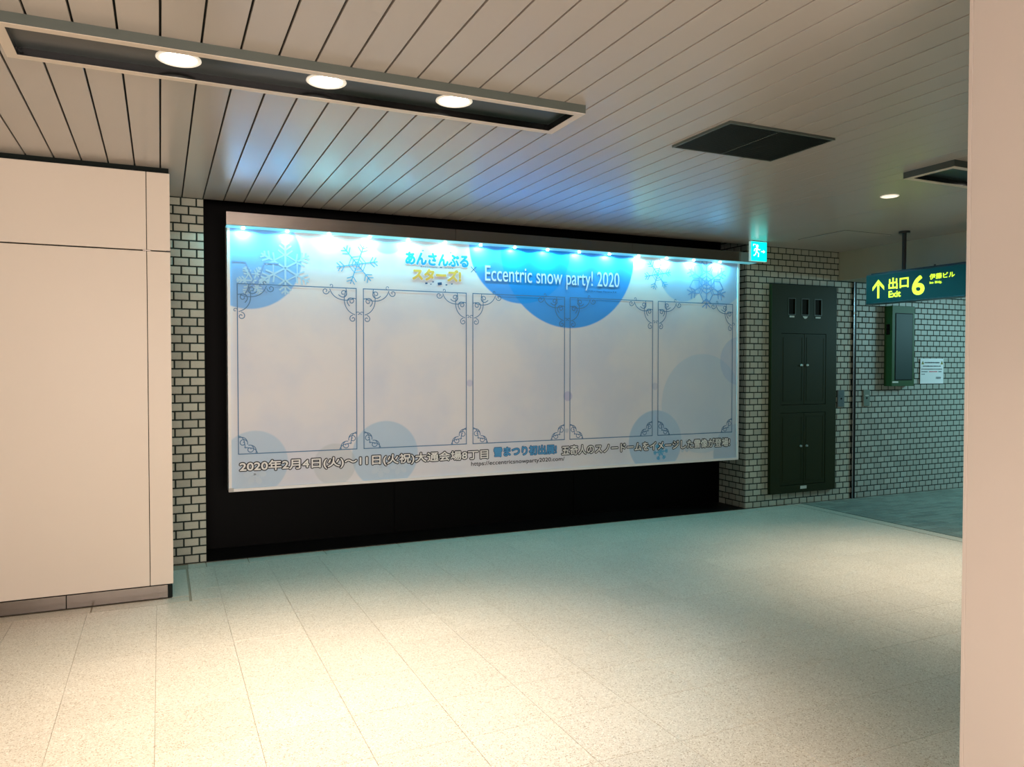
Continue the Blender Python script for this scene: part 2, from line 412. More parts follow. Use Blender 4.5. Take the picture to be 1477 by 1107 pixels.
# ------------------------------------------------------------------ ceiling fixtures
M_lens = mat('lamp_lens', (1, 1, 1), 0.4, emit=(1.0, 0.93, 0.82), estr=6.0)
M_trim = mat('lamp_trim_ring', (0.85, 0.80, 0.72), 0.35, emit=(1.0, 0.90, 0.75), estr=0.35)
M_cone = mat('lamp_reflector', (0.9, 0.88, 0.84), 0.25, emit=(1.0, 0.93, 0.82), estr=2.2)
def fixture(name, label, x0, x1, y0, y1, lamps):
    zb = H - 0.040; t = empty(name, ((x0 + x1) / 2, (y0 + y1) / 2, H)); tag(t, label, 'ceiling light', 'long ceiling light troughs')
    w = 0.040; kids = []
    kids.append(ring_plate('frame', x0, x1, y0, y1, .006, zb, H, M_frame, plane='XY'))
    kids.append(ring_plate('rim', x0, x1, y0, y1, w, zb - 0.002, zb, M_rim, plane='XY'))
    kids.append(ring_plate('inner_wall', x0 + w - .004, x1 - w + .004, y0 + w - .004, y1 - w + .004, .004, zb, zb + .030, M_dark, plane='XY'))
    zt = zb + 0.030
    kids.append(box('back_plate', x0 + w, x1 - w, y0 + w, y1 - w, zt, zt + 0.003, M_inner))
    for lx in lamps:
        c = (lx, (y0 + y1) / 2 - 0.003, zt)
        bm = bmesh.new(); lathe_bm(bm, [(0.086, 0.0), (0.087, -0.004), (0.083, -0.007), (0.074, -0.006), (0.070, -0.002)], c)
        ring = link('lamp_ring', to_mesh(bm, 'lamp_ring', True), M_trim)
        bm = bmesh.new(); rr = lathe_bm(bm, [(0.070, -0.002), (0.045, -0.0015), (0.020, -0.001)], c); bm.faces.new(rr[-1])
        lens = link('lens', to_mesh(bm, 'lens', True), M_lens)
        adopt(ring, lens)
        kids.append(ring)
    adopt(t, *kids)
    return t
fixture('downlight_trough', 'long grey-rimmed dark ceiling trough with three bright round lamps', -0.54, 1.885, 3.262, 3.618, (0.079, 0.675, 1.272))
f2 = fixture('downlight_trough', 'grey-rimmed dark ceiling trough half hidden behind the near pillar', 4.424, 6.80, 3.169, 3.525, (5.04, 5.64, 6.24))
# single small downlight
t = empty('recessed_downlight', (4.94, 4.05, H)); tag(t, 'small single round warm downlight set flush in the plain ceiling', 'ceiling light')
bm = bmesh.new(); lathe_bm(bm, [(0.064, 0.0), (0.064, -0.003), (0.060, -0.005), (0.054, -0.004)], (4.94, 4.05, H)); k1 = link('lamp_ring', to_mesh(bm, 'lamp_ring', True), M_trim)
bm = bmesh.new(); rr = lathe_bm(bm, [(0.054, -0.004), (0.03, -0.0035), (0.01, -0.003)], (4.94, 4.05, H)); bm.faces.new(rr[-1])
k2 = link('lens', to_mesh(bm, 'lens', True), mat('small_lens', (1, 1, 1), 0.4, emit=(1.0, 0.80, 0.58), estr=0.95)); adopt(t, k1, k2)
# air vent
VX0, VX1, VY0, VY1 = 2.675, 3.41, 3.150, 3.645
t = empty('air_vent', ((VX0 + VX1) / 2, (VY0 + VY1) / 2, H)); tag(t, 'dark square louvred air vent grille in the slat ceiling', 'air vent')
zv = H - 0.012; fr = 0.014
k1 = ring_plate('frame', VX0, VX1, VY0, VY1, (fr, fr * .6, fr, fr * .5), zv, H, M_frame, plane='XY')
k2 = box('backing', VX0 + fr, VX1 - fr * .6, VY0 + fr, VY1 - fr * .5, H - 0.002, H, M_dark)
bm = bmesh.new(); n = 27
for i in range(n):
    y = VY0 + fr + (i + 0.5) * (VY1 - VY0 - 1.5 * fr) / n
    v = [bm.verts.new(q) for q in ((VX0 + fr, y - .006, zv), (VX1 - fr * .6, y - .006, zv), (VX1 - fr * .6, y + .003, H - .002), (VX0 + fr, y + .003, H - .002),
                                   (VX0 + fr, y - .0045, zv), (VX1 - fr * .6, y - .0045, zv), (VX1 - fr * .6, y + .0045, H - .002), (VX0 + fr, y + .0045, H - .002))]
    for f in ((0, 1, 2, 3), (7, 6, 5, 4), (0, 4, 5, 1), (3, 2, 6, 7)): bm.faces.new([v[j] for j in f])
k3 = link('louvre_blades', to_mesh(bm, 'louvre'), mat('vent_blade', (0.075, 0.095, 0.088), 0.4)); k3['kind'] = 'stuff'
k4 = boxes('divider', [(3.017, 3.025, VY0 + fr + i * .0175, VY0 + fr + i * .0175 + 0.009, zv - 0.001, zv + 0.001) for i in range(27)], M_frame); k4['kind'] = 'stuff'
adopt(t, k1, k2, k3, k4)

# ------------------------------------------------------------------ print helpers (flat ink on the billboard, facing -Y)
RIB = [0]
def ribbon_bm(bm, pts, w, y, closed=False):
    n = len(pts); RIB[0] += 1; y = y - 0.00004 * (RIB[0] % 14)
    if n < 2: return
    L_, R_ = [], []
    for i, (x, z) in enumerate(pts):
        a = pts[(i - 1) % n] if (closed or i > 0) else pts[i]
        b = pts[(i + 1) % n] if (closed or i < n - 1) else pts[i]
        dx, dz = b[0] - a[0], b[1] - a[1]; l = math.hypot(dx, dz) or 1
        nx, nz = -dz / l * w / 2, dx / l * w / 2
        L_.append(bm.verts.new((x + nx, y, z + nz))); R_.append(bm.verts.new((x - nx, y, z - nz)))
    for i in range(n if closed else n - 1):
        j = (i + 1) % n
        bm.faces.new((L_[i], L_[j], R_[j], R_[i]))
def ink(name, bm, m, parent):
    me = bpy.data.meshes.new(name); 
    bm.normal_update()
    for f in bm.faces:
        if f.normal.y > 0: f.normal_flip()
    bm.to_mesh(me); bm.free()
    return link(name, me, m, parent)
def text_mesh(body, offset=0.0, size=1.0):
    cu = bpy.data.curves.new('t', 'FONT'); cu.body = body; cu.size = size; cu.offset = offset; cu.fill_mode = 'FRONT'; cu.resolution_u = 4
    o = bpy.data.objects.new('t', cu); COL.objects.link(o)
    dg = bpy.context.evaluated_depsgraph_get(); dg.update()
    me = bpy.data.meshes.new_from_object(o.evaluated_get(dg))
    bpy.data.objects.remove(o); bpy.data.curves.remove(cu)
    return me
def text(body, x0, x1, z0, z1, y, m, parent, name='lettering', bold=0.0, outline=None, om=None, frame='XZ'):
    """fit the text into the box; frame XZ faces -Y, frame YZ faces -X (x0>x1 allowed there). Bold strokes are laid as shifted copies."""
    base = text_mesh(body)
    xs = [v.co.x for v in base.vertices]; zs = [v.co.y for v in base.vertices]
    a0, a1, b0, b1 = min(xs), max(xs), min(zs), max(zs)
    sg = 1 if x1 > x0 else -1
    x0b, x1b, z0b, z1b = x0 + sg * bold, x1 - sg * bold, z0 + bold, z1 - bold
    def layer(r, n, back, mm, nm):
        bm = bmesh.new()
        sh = [(0, 0)] if r <= 0 else [(r * math.cos(2 * PI * k / n), r * math.sin(2 * PI * k / n)) for k in range(n)] + [(0, 0)]
        for q, (du, dw) in enumerate(sh):
            yy = y + back - 0.00006 * q
            vs = []
            for v in base.vertices:
                u = x0b + (v.co.x - a0) / (a1 - a0) * (x1b - x0b) + du; w = z0b + (v.co.y - b0) / (b1 - b0) * (z1b - z0b) + dw
                vs.append(bm.verts.new((u, yy, w) if frame == 'XZ' else (yy, u, w)))
            for p in base.polygons:
                try: bm.faces.new([vs[i] for i in p.vertices])
                except ValueError: pass
        me = bpy.data.meshes.new(nm); bm.to_mesh(me); bm.free()
        return link(nm, me, mm, parent)
    if outline: layer(bold + outline, 14, 0.0012, om, 'lettering_outline')
    return layer(bold, 8, 0.0, m, name)

# ------------------------------------------------------------------ billboard
YF = B - 0.030                      # printed face
BX0, BX1, ZB0, ZB1 = 0.468, 5.436, 0.530, 2.600
bb = empty('billboard', ((BX0 + BX1) / 2, B, ZB0))
tag(bb, 'wide blue and white snowflake billboard lit by lamps along its top edge', 'billboard')
body = box('casing', BX0, BX1, YF + 0.004, B + 0.10, ZB0, ZB1, M_white, None, 0.002)
adopt(bb, body)
ft = 0.022
frame = ring_plate('edge_frame', BX0, BX1, ZB0, ZB1, ft, YF - 0.010, YF + 0.0055, M_white)
adopt(bb, frame)
cn = boxes('corner_cap', [(BX0 - .001, BX0 + 0.035, YF - 0.012, YF - .0095, ZB0 - .001, ZB0 + 0.03)], mat('cap_grey', (0.45, 0.43, 0.41), 0.4), None, 0.001); adopt(bb, cn)
for bx in (1.2, 2.95, 4.7):
    for z in (0.8, 2.2): adopt(bb, box('bracket', bx - .03, bx + .03, B + 0.09, RY + 0.0, z, z + .06, M_dsteel))
# printed sheet: procedural print of soft coloured discs
def print_material():
    m = bpy.data.materials.new('billboard_print'); m.use_nodes = True; nt = m.node_tree; N = nt.nodes; L = nt.links
    b = N['Principled BSDF']; b.inputs['Roughness'].default_value = 0.45; b.inputs['Specular IOR Level'].default_value = 0.3
    tc = N.new('ShaderNodeTexCoord'); sp = N.new('ShaderNodeSeparateXYZ'); L.new(tc.outputs['Object'], sp.inputs[0])
    n = N.new('ShaderNodeTexNoise'); n.inputs['Scale'].default_value = 2.2; n.inputs['Detail'].default_value = 3
    L.new(tc.outputs['Object'], n.inputs['Vector'])
    base = N.new('ShaderNodeValToRGB'); e = base.color_ramp.elements
    e[0].position = 0.35; e[0].color = (0.66, 0.67, 0.76, 1); e[1].position = 0.62; e[1].color = (0.76, 0.73, 0.76, 1)
    L.new(n.outputs['Fac'], base.inputs[0]); cur = base.outputs[0]
    discs = [(0.62, 2.345, 0.405, (0.14, 0.42, 0.84), 0.85), (2.95, 2.56, 0.50, (0.03, 0.30, 0.84), 0.92), (3.45, 2.55, 0.70, (0.02, 0.31, 0.86), 0.93),
             (3.30, 2.10, 0.19, (0.20, 0.45, 0.75), 0.0), (4.72, 2.40, 0.26, (0.18, 0.42, 0.76), 0.55), (5.18, 2.44, 0.33, (0.22, 0.42, 0.76), 0.50), (1.72, 2.60, 0.17, (0.15, 0.50, 0.80), 0.5),
             (0.66, 0.745, 0.25, (0.36, 0.54, 0.72), 0.6), (1.70, 0.76, 0.28, (0.36, 0.54, 0.72), 0.65), (1.28, 0.70, 0.17, (0.45, 0.50, 0.52), 0.4), (4.41, 0.755, 0.31, (0.28, 0.50, 0.72), 0.65),
             (5.42, 0.60, 0.30, (0.25, 0.42, 0.60), 0.5), (4.98, 1.12, 0.50, (0.46, 0.60, 0.74), 0.5), (0.70, 1.95, 0.12, (0.30, 0.45, 0.75), 0.0), (5.45, 1.55, 0.25, (0.30, 0.42, 0.70), 0.35),
             (3.43, 1.22, 0.045, (0.35, 0.33, 0.62), 0.5), (2.455, 1.35, 0.03, (0.35, 0.33, 0.62), 0.4), (4.40, 1.30, 0.035, (0.36, 0.42, 0.62), 0.4), (3.42, 0.90, 0.02, (0.30, 0.35, 0.5), 0.4)]
    for cx, cz, r, c, s in discs:
        if s <= 0: continue
        sx = N.new('ShaderNodeMath'); sx.operation = 'SUBTRACT'; L.new(sp.outputs[0], sx.inputs[0]); sx.inputs[1].default_value = cx
        sz = N.new('ShaderNodeMath'); sz.operation = 'SUBTRACT'; L.new(sp.outputs[2], sz.inputs[0]); sz.inputs[1].default_value = cz
        cb = N.new('ShaderNodeCombineXYZ'); L.new(sx.outputs[0], cb.inputs[0]); L.new(sz.outputs[0], cb.inputs[1])
        ln = N.new('ShaderNodeVectorMath'); ln.operation = 'LENGTH'; L.new(cb.outputs[0], ln.inputs[0])
        mr = N.new('ShaderNodeMapRange'); mr.inputs['From Min'].default_value = r + 0.006; mr.inputs['From Max'].default_value = r - 0.006
        mr.inputs['To Max'].default_value = s; L.new(ln.outputs['Value'], mr.inputs['Value'])
        mx = N.new('ShaderNodeMix'); mx.data_type = 'RGBA'; L.new(mr.outputs[0], mx.inputs['Factor'])
        L.new(cur, mx.inputs['A']); mx.inputs['B'].default_value = (*c, 1); cur = mx.outputs['Result']
    L.new(cur, b.inputs['Base Color'])
    return m
sheet = box('printed_sheet', BX0 + ft + .0005, BX1 - ft - .0005, YF, YF + 0.004, ZB0 + ft + .0005, ZB1 - ft - .0005, print_material()); adopt(bb, sheet)
def inkmat(name, col): return mat(name, col, 0.5, spec=0.3)
I_line = inkmat('ink_line_blue', (0.09, 0.20, 0.37)); I_flake = inkmat('ink_flake_blue', (0.10, 0.40, 0.66))
I_pale = inkmat('ink_pale', (0.42, 0.62, 0.80)); I_violet = inkmat('ink_violet', (0.20, 0.36, 0.68)); I_ghost = inkmat('ink_ghost', (0.54, 0.63, 0.74)); I_dark = inkmat('ink_dark', (0.015, 0.018, 0.03))
I_white = inkmat('ink_white', (0.80, 0.78, 0.76)); I_blue = inkmat('ink_blue', (0.09, 0.33, 0.62)); I_navy = inkmat('ink_navy', (0.03, 0.09, 0.22))
I_gold = inkmat('ink_gold', (0.78, 0.46, 0.09)); I_cyan = inkmat('ink_logo_blue', (0.02, 0.25, 0.72)); I_lilac = inkmat('ink_title', (0.72, 0.80, 0.93))
inkz = YF - 0.0020
def kid(o):
    adopt(bb, o); return o
# five ornamental rectangles
def spiral(cx, cz, r, turns, a0, dirn, n=22):
    return [(cx + r * (1 - 0.82 * i / n) * math.cos(a0 + dirn * turns * 2 * PI * i / n), cz + r * (1 - 0.82 * i / n) * math.sin(a0 + dirn * turns * 2 * PI * i / n)) for i in range(n + 1)]
def bez(p0, p1, p2, p3, n=12):
    return [tuple((1 - t) ** 3 * a + 3 * (1 - t) ** 2 * t * b + 3 * (1 - t) * t * t * c + t ** 3 * d for a, b, c, d in zip(p0, p1, p2, p3)) for t in [i / n for i in range(n + 1)]]
def corner(bm, cx, cz, sx, sz, s=1.0, big=True):
    W_ = 0.0065
    def T(pts, sw=False): return [(cx + sx * s * (b if sw else a), cz - sz * s * (a if sw else b)) for a, b in pts]
    arms = (False, True)
    for sw in arms:
        if big:
            ribbon_bm(bm, T(bez((0.085, 0.0), (0.065, 0.06), (0.10, 0.10), (0.145, 0.055)) , sw), W_, inkz)
            ribbon_bm(bm, T(spiral(0.105, 0.042, 0.036, 1.25, 0.6, 1), sw), W_, inkz)
            ribbon_bm(bm, T(bez((0.02, 0.085), (0.10, 0.115), (0.19, 0.095), (0.215, 0.01)), sw), W_, inkz)
            ribbon_bm(bm, T(spiral(0.248, 0.028, 0.030, 1.2, PI, -1), sw), W_, inkz)
            ribbon_bm(bm, T(spiral(0.205, -0.016, 0.018, 0.9, PI / 2, 1), sw), W_ * .8, inkz)
        else:
            ribbon_bm(bm, T(spiral(0.040, 0.100, 0.036, 1.2, 0.4, 1), sw), W_, inkz)
            ribbon_bm(bm, T(bez((0.0, 0.150), (0.05, 0.165), (0.085, 0.13), (0.078, 0.085)), sw), W_, inkz)
            ribbon_bm(bm, T(bez((0.05, 0.06), (0.10, 0.05), (0.15, 0.06), (0.165, 0.0)), sw) , W_, inkz)
FR = [(0.541, 1.460), (1.519, 2.422), (2.484, 3.393), (3.451, 4.369), (4.434, 5.354)]
ZF0, ZF1 = 0.818, 2.132
for a, b in FR:
    bm = bmesh.new(); ribbon_bm(bm, [(a, ZF0), (b, ZF0), (b, ZF1), (a, ZF1)], 0.0, inkz, True); bm.free(); bm = bmesh.new()
    w = 0.0075
    for p in (((a - w / 2, ZF0), (b + w / 2, ZF0)), ((a - w / 2, ZF1), (b + w / 2, ZF1)), ((a, ZF0), (a, ZF1)), ((b, ZF0), (b, ZF1))): ribbon_bm(bm, p, w, inkz)
    corner(bm, a, ZF1, 1, 1); corner(bm, b, ZF1, -1, 1); corner(bm, a, ZF0, 1, -1, 0.85, False); corner(bm, b, ZF0, -1, -1, 0.85, False)
    kid(ink('ornamental_border', bm, I_line, None))
def flake(cx, cz, r, rot, m, w=0.009, style=0, y=None):
    bm = bmesh.new(); y = y or inkz
    for k in range(6):
        a = rot + k * PI / 3; ca, sa = math.cos(a), math.sin(a)
        P2 = lambda u, v: (cx + ca * u * r - sa * v * r, cz + sa * u * r + ca * v * r)
        ribbon_bm(bm, [P2(0, 0), P2(1, 0)], w, y)
        for u, l in (((0.62, 0.24), (0.80, 0.20)) if style == 0 else ((0.45, 0.26), (0.66, 0.22), (0.84, 0.14))):
            for s in (1, -1): ribbon_bm(bm, [P2(u, 0), P2(u + l * 0.8, s * l)], w * .9, y)
    for rr in ((0.42, 0.26, 0.12) if style == 0 else (0.5,)):
        ribbon_bm(bm, [(cx + rr * r * math.cos(rot + k * PI / 3), cz + rr * r * math.sin(rot + k * PI / 3)) for k in range(6)], w * .8, y, True)
    kid(ink('snowflake_print', bm, m, None))
flake(1.47, 2.330, 0.172, 0.18, I_flake, 0.008); flake(4.425, 2.395, 0.155, 0.18, I_flake, 0.007)
yb = YF - 0.0010
def clip_flake(*a, **k): flake(*a, **k)
flake(0.90, 2.27, 0.21, 0.52, I_pale, 0.014, 1, yb); flake(0.655, 2.16, 0.12, 0.0, I_pale, 0.012, 1, yb)
flake(5.02, 2.34, 0.26, 0.52, I_violet, 0.012, 0, yb)
bm = bmesh.new()
for k in range(6):
    a = 0.52 + k * PI / 3; hx, hz = 5.02 + 0.15 * math.cos(a), 2.37 + 0.15 * math.sin(a)
    ribbon_bm(bm, [(hx + .075 * math.cos(q * PI / 3), hz + .075 * math.sin(q * PI / 3)) for q in range(6)], 0.010, yb, True)
kid(ink('hexagon_print', bm, I_violet, None))
bm = bmesh.new()
for p in (((0.50, 2.30), (0.60, 2.30), (0.66, 2.17), (0.60, 2.06), (0.70, 2.17), (0.74, 2.30), (0.85, 2.30)), ): ribbon_bm(bm, p, 0.012, yb)
ribbon_bm(bm, [(0.66, 2.17), (0.76, 2.07)], 0.012, yb)
kid(ink('hexagon_print', bm, I_violet, None))
flake(0.66, 0.655, 0.085, 0.0, I_ghost, 0.016, 1, yb); flake(1.66, 0.655, 0.085, 0.5, I_ghost, 0.016, 1, yb); flake(1.82, 0.665, 0.08, 0.2, I_ghost, 0.014, 1, yb)
flake(4.47, 0.655, 0.085, 0.1, I_flake, 0.010, 0, yb); flake(4.76, 0.70, 0.07, 0.0, I_ghost, 0.010, 1, yb)
# lettering
SH = dict(outline=0.035, om=I_dark)
kid(text('2020年2月4日(火)～11日(火祝)大通会場8丁目', 0.548, 2.628, 0.668, 0.762, inkz - .0022, I_white, None, bold=0.0022, outline=0.0075, om=I_dark))
kid(text('雪まつり初出展!', 2.682, 3.312, 0.690, 0.778, inkz - .0020, I_blue, None, bold=0.0030, outline=0.004, om=I_navy))
kid(text('五奇人のスノードームをイメージした雪像が登場!', 3.364, 5.330, 0.672, 0.762, inkz - .0022, I_white, None, bold=0.0022, outline=0.0075, om=I_dark))
kid(text('https://eccentricsnowparty2020.com/', 2.466, 3.396, 0.612, 0.660, inkz, I_dark, None, bold=0.0006))
kid(text('Eccentric snow party! 2020', 2.600, 3.984, 2.205, 2.385, inkz - .0020, I_lilac, None, bold=0.0, outline=0.003, om=I_violet))
kid(text('©2014 Happy Elements K.K', 3.645, 3.955, 2.190, 2.210, inkz, I_navy, None))
kid(text('あんさんぶる', 1.875, 2.445, 2.352, 2.462, inkz - .0020, I_cyan, None, bold=0.0055, outline=0.006, om=I_white))
kid(text('スターズ!', 1.935, 2.375, 2.225, 2.330, inkz - .0020, I_gold, None, bold=0.0055, outline=0.006, om=I_white))
kid(text('Ensemble ★ Stars', 2.01, 2.30, 2.336, 2.350, inkz, I_navy, None))
bm = bmesh.new()
ribbon_bm(bm, [(2.466, 2.315), (2.516, 2.365)], .006, inkz); ribbon_bm(bm, [(2.466, 2.365), (2.516, 2.315)], .006, inkz)
kid(ink('cross_mark', bm, I_navy, None))
bm = bmesh.new()
for x, z, s in ((2.06, 2.20, .010), (2.10, 2.195, .006), (2.18, 2.20, .018), (2.24, 2.195, .008), (2.29, 2.205, .007), (2.12, 2.215, .007), (2.03, 2.475, .007), (2.20, 2.478, .006), (2.28, 2.472, .007)):
    ribbon_bm(bm, [(x - s, z), (x + s, z + s * .3)], s * 1.3, inkz)
kid(ink('logo_specks', bm, I_navy, None))['kind'] = 'stuff'
# children that text()/ink() linked without parent above are adopted; the outline meshes too
for o in list(COL.objects):
    if o.name.startswith('lettering_outline') and o.parent is None: adopt(bb, o)

# light bar over the billboard
HX0, HX1, HY0, HZ0, HZ1 = 0.455, 5.560, B - 0.155, 2.552, 2.655
lb = empty('light_bar', ((HX0 + HX1) / 2, B, HZ0)); tag(lb, 'long brushed steel light bar along the top of the billboard', 'light')
cuts = [HX0, 2.28, 4.05, 5.35, HX1]
for a, b in zip(cuts, cuts[1:]):
    adopt(lb, box('steel_cover', a + .0008, b - .0008, HY0, YF - 0.0115, HZ0 + 0.006, HZ1, M_steel, None, 0.0015))
adopt(lb, box('glass_strip', HX0 + .004, HX1 - .004, HY0 + 0.004, YF - 0.012, HZ0, HZ0 + 0.0055, mat('frosted_strip', (0.35, 0.60, 0.65), 0.3, emit=(0.12, 0.62, 0.72), estr=0.35)))
M_led = mat('led_lens', (1, 1, 1), 0.3, emit=(0.72, 0.97, 1.0), estr=60.0)
for i in range(15):
    x = 0.583 + i * (5.146 - 0.583) / 14
    adopt(lb, cyl('led_lamp', (x, YF - 0.052, HZ0 - 0.004), 0.010, 0.010, M_led, n=16))
    spot('led_light', (x, YF - 0.050, HZ0 - 0.014), 7.4, (0.13, 0.79, 0.93), 176, 0.15, 0.008)

# ------------------------------------------------------------------ green exit pictogram sign
EX0, EX1, EY, EZ0, EZ1 = 5.405, 5.617, 6.045, 2.557, 2.758
t = empty('emergency_exit_sign', ((EX0 + EX1) / 2, EY, H)); tag(t, 'small square glowing green sign with a white running figure and arrow', 'sign')
M_esf = mat('exit_face', (0.0, 0.5, 0.45), 0.4, emit=(0.0, 0.66, 0.57), estr=1.4); M_esw = mat('exit_white', (0.8, 1, 1), 0.4, emit=(0.80, 1.0, 1.0), estr=1.5)
k1 = box('housing', EX0, EX1, EY + 0.002, EY + 0.032, EZ0, EZ1, mat('sign_edge', (0.55, 0.72, 0.72), 0.4, emit=(0.25, 0.45, 0.42), estr=0.6), None, 0.003)
k2 = box('glowing_face', EX0 + .004, EX1 - .004, EY - 0.001, EY + 0.003, EZ0 + .004, EZ1 - .004, M_esf, None, 0.001)
bm = bmesh.new(); ex, ez, yy = (EX0 + EX1) / 2 - 0.025, (EZ0 + EZ1) / 2, EY - 0.0020
def poly(bm, pts): bm.faces.new([bm.verts.new((ex + a, yy, ez + b)) for a, b in pts])
R_ = lambda pts, w: ribbon_bm(bm, [(ex + a, ez + b) for a, b in pts], w, yy)
ribbon_bm(bm, [(ex + .000 + .011 * math.cos(a), ez + .052 + .011 * math.sin(a)) for a in [i * PI / 4 for i in range(8)]], .012, yy, True)
R_([(0.000, .036), (-.010, -.004)], .022); R_([(-.004, .032), (-.032, .022), (-.040, .000)], .008); R_([(.002, .030), (.024, .014), (.040, .020)], .008)
R_([(-.008, -.004), (.020, -.022), (.014, -.056)], .011); R_([(-.012, -.004), (-.022, -.032), (-.046, -.046)], .011)
R_([(-.050, .068), (-.050, .050)], .006); R_([(-.052, .068), (-.018, .068)], .006)
R_([(.052, .000), (.086, .000)], .010)
poly(bm, [(.080, .018), (.104, .000), (.080, -.018)])
k3 = ink('running_figure', bm, M_esw, None)
k4 = box('hanger', EX0 + .04, EX1 - .04, EY + .010, EY + .024, EZ1, H, M_dsteel)
adopt(t, k1, k2, k3, k4)

# ------------------------------------------------------------------ hanging exit 6 sign (faces the hall, -X)
SX = 6.30; SY0, SY1, SZ0, SZ1 = 4.00, 5.425, 2.100, 2.388
t = empty('hanging_exit_sign', (SX + 0.06, (SY0 + SY1) / 2, H)); tag(t, 'long dark green hanging sign with yellow arrow and exit number 6', 'sign')
M_sf = mat('sign_face', (0.004, 0.04, 0.042), 0.35, emit=(0.0, 0.045, 0.05), estr=0.35, spec=0.12); M_sy = mat('sign_yellow', (0.6, 0.8, 0.05), 0.4, emit=(0.62, 0.90, 0.006), estr=1.0)
kk = [box('case', SX + 0.002, SX + 0.12, SY0, SY1, SZ0, SZ1, mat('sign_case', (0.01, 0.035, 0.035), 0.35), None, 0.004),
      box('face', SX - 0.001, SX + 0.003, SY0 + .008, SY1 - .008, SZ0 + .012, SZ1 - .012, M_sf, None, 0.001),
      box('top_rail', SX + 0.01, SX + 0.11, SY0 + 0.03, SY1 - 0.05, SZ1, SZ1 + 0.012, M_dsteel, None, 0.002),
      cyl('bolt', (SX + 0.03, 4.71, SZ1 + 0.018), 0.009, 0.014, M_dsteel, n=10)]
for y in (5.045, 4.375):
    pole = cyl('pole', (SX + 0.055, y, (SZ1 + H) / 2), 0.019, H - SZ1, M_dsteel, n=20)
    fl = cyl('flange', (SX + 0.055, y, H - 0.009), 0.050, 0.018, M_dsteel, n=24); adopt(pole, fl); kk.append(pole)
xx = SX - 0.0022
def ybox_poly(bm, pts): bm.faces.new([bm.verts.new((xx, a, b)) for a, b in pts])
bm = bmesh.new()   # arrow
c = 5.279
ybox_poly(bm, [(c + .012, 2.152), (c - .012, 2.152), (c - .012, 2.285), (c + .012, 2.285)])
ybox_poly(bm, [(c, 2.333), (c + .066, 2.262), (c + .066, 2.226), (c, 2.294)]); ybox_poly(bm, [(c, 2.333), (c, 2.294), (c - .066, 2.226), (c - .066, 2.262)])
me = bpy.data.meshes.new('arrow'); bm.to_mesh(me); bm.free(); kk.append(link('arrow', me, M_sy))
kk.append(text('出口', 5.166, 4.948, 2.225, 2.335, xx, M_sy, None, bold=0.0038, frame='YZ'))
kk.append(text('Exit', 5.164, 5.030, 2.148, 2.212, xx, M_sy, None, bold=0.0030, frame='YZ'))
kk.append(text('6', 4.914, 4.785, 2.148, 2.328, xx, M_sy, None, bold=0.0075, frame='YZ'))
kk.append(text('伊藤ビル', 4.738, 4.495, 2.276, 2.328, xx, M_sy, None, bold=0.0016, frame='YZ'))
kk.append(text('Ito Bldg.', 4.736, 4.615, 2.232, 2.260, xx, M_sy, None, bold=0.0010, frame='YZ'))
adopt(t, *kk)

# ------------------------------------------------------------------ dark green cabinet in the brick wall
YC = B - 0.040
t = empty('meter_cabinet', ((CX0 + CX1) / 2, B, CZ0)); tag(t, 'tall dark green steel cabinet with three window slots in brick wall', 'cabinet')
ws = [(6.105, 6.195), (6.293, 6.387), (6.480, 6.572)]; WZ0, WZ1 = 2.055, 2.220
d0, d1, dm = 6.003, 6.650, 6.336
us = [CX0, d0, ws[0][0], ws[0][1], ws[1][0], dm, ws[1][1], ws[2][0], ws[2][1], d1, CX1]
vs_ = [CZ0, 0.215, 0.997, 1.080, 1.850, WZ0, WZ1, CZ1]
holes = {(i, j) for i in range(1, 9) for j in (1, 3)} | {(2, 5), (4, 5), (5, 5), (7, 5)}
kk = [grid_plate('body', us, vs_, holes, YC, B + .02, M_green)]
kk.append(box('recess_back', CX0 + .02, CX1 - .02, B + .004, B + .016, CZ0 + .02, CZ1 - .02, M_dark))
for a, b in ws:
    kk.append(ring_plate('window_trim', a - .008, b + .008, WZ0 - .008, WZ1 + .008, .008, YC - .003, YC + .001, mat('trim_green', (0.04, 0.05, 0.03), 0.35)))
    kk.append(box('window_pane', a, b, YC + .012, YC + .015, WZ0, WZ1, M_dark))
kk.append(box('slot_tag', 6.118, 6.182, YC - .006, YC, 2.020, 2.038, M_chip, None, 0.001)); kk.append(box('slot_tag', 6.490, 6.560, YC - .006, YC, 2.018, 2.034, M_chip, None, 0.001))
bm = bmesh.new(); vv = [bm.verts.new((x, y, z)) for y in (YC - .006, YC) for x, z in ((6.305, 2.036), (6.375, 2.036), (6.360, 2.018), (6.345, 2.010), (6.330, 2.010), (6.318, 2.020))]
bm.faces.new(vv[:6]); bm.faces.new(vv[6:][::-1]); [bm.faces.new((vv[i], vv[(i + 1) % 6], vv[6 + (i + 1) % 6], vv[6 + i])) for i in range(6)]
kk.append(link('slot_tag', to_mesh(bm, 'slot_tag'), M_chip))
for z0, z1, zk in ((1.084, 1.846, 1.509), (0.219, 0.993, 0.634)):
    for a, b, kx in ((d0 + .003, dm - .002, 6.293), (dm + .002, d1 - .003, 6.377)):
        dr = box('door', a, b, YC + .003, YC + .016, z0, z1, M_green, None, 0.0015)
        kn = cyl('knob', (kx, YC - .005, zk), 0.013, 0.018, M_chip if zk > 1 else mat('dull_knob', (0.30, 0.33, 0.30), 0.4), None, 'Y', 16, 0.010)
        ins = ring_plate('door_bead', a + .03, b - .03, z0 + .04, z1 - .04, .003, YC + .0005, YC + .003, M_green)
        adopt(dr, kn, ins); kk.append(dr)
kk.append(box('name_tag', 6.290, 6.380, YC - .0035, YC, 0.168, 0.200, M_chip, None, 0.001)); kk[-1].location.z = 0.0
adopt(t, *kk)

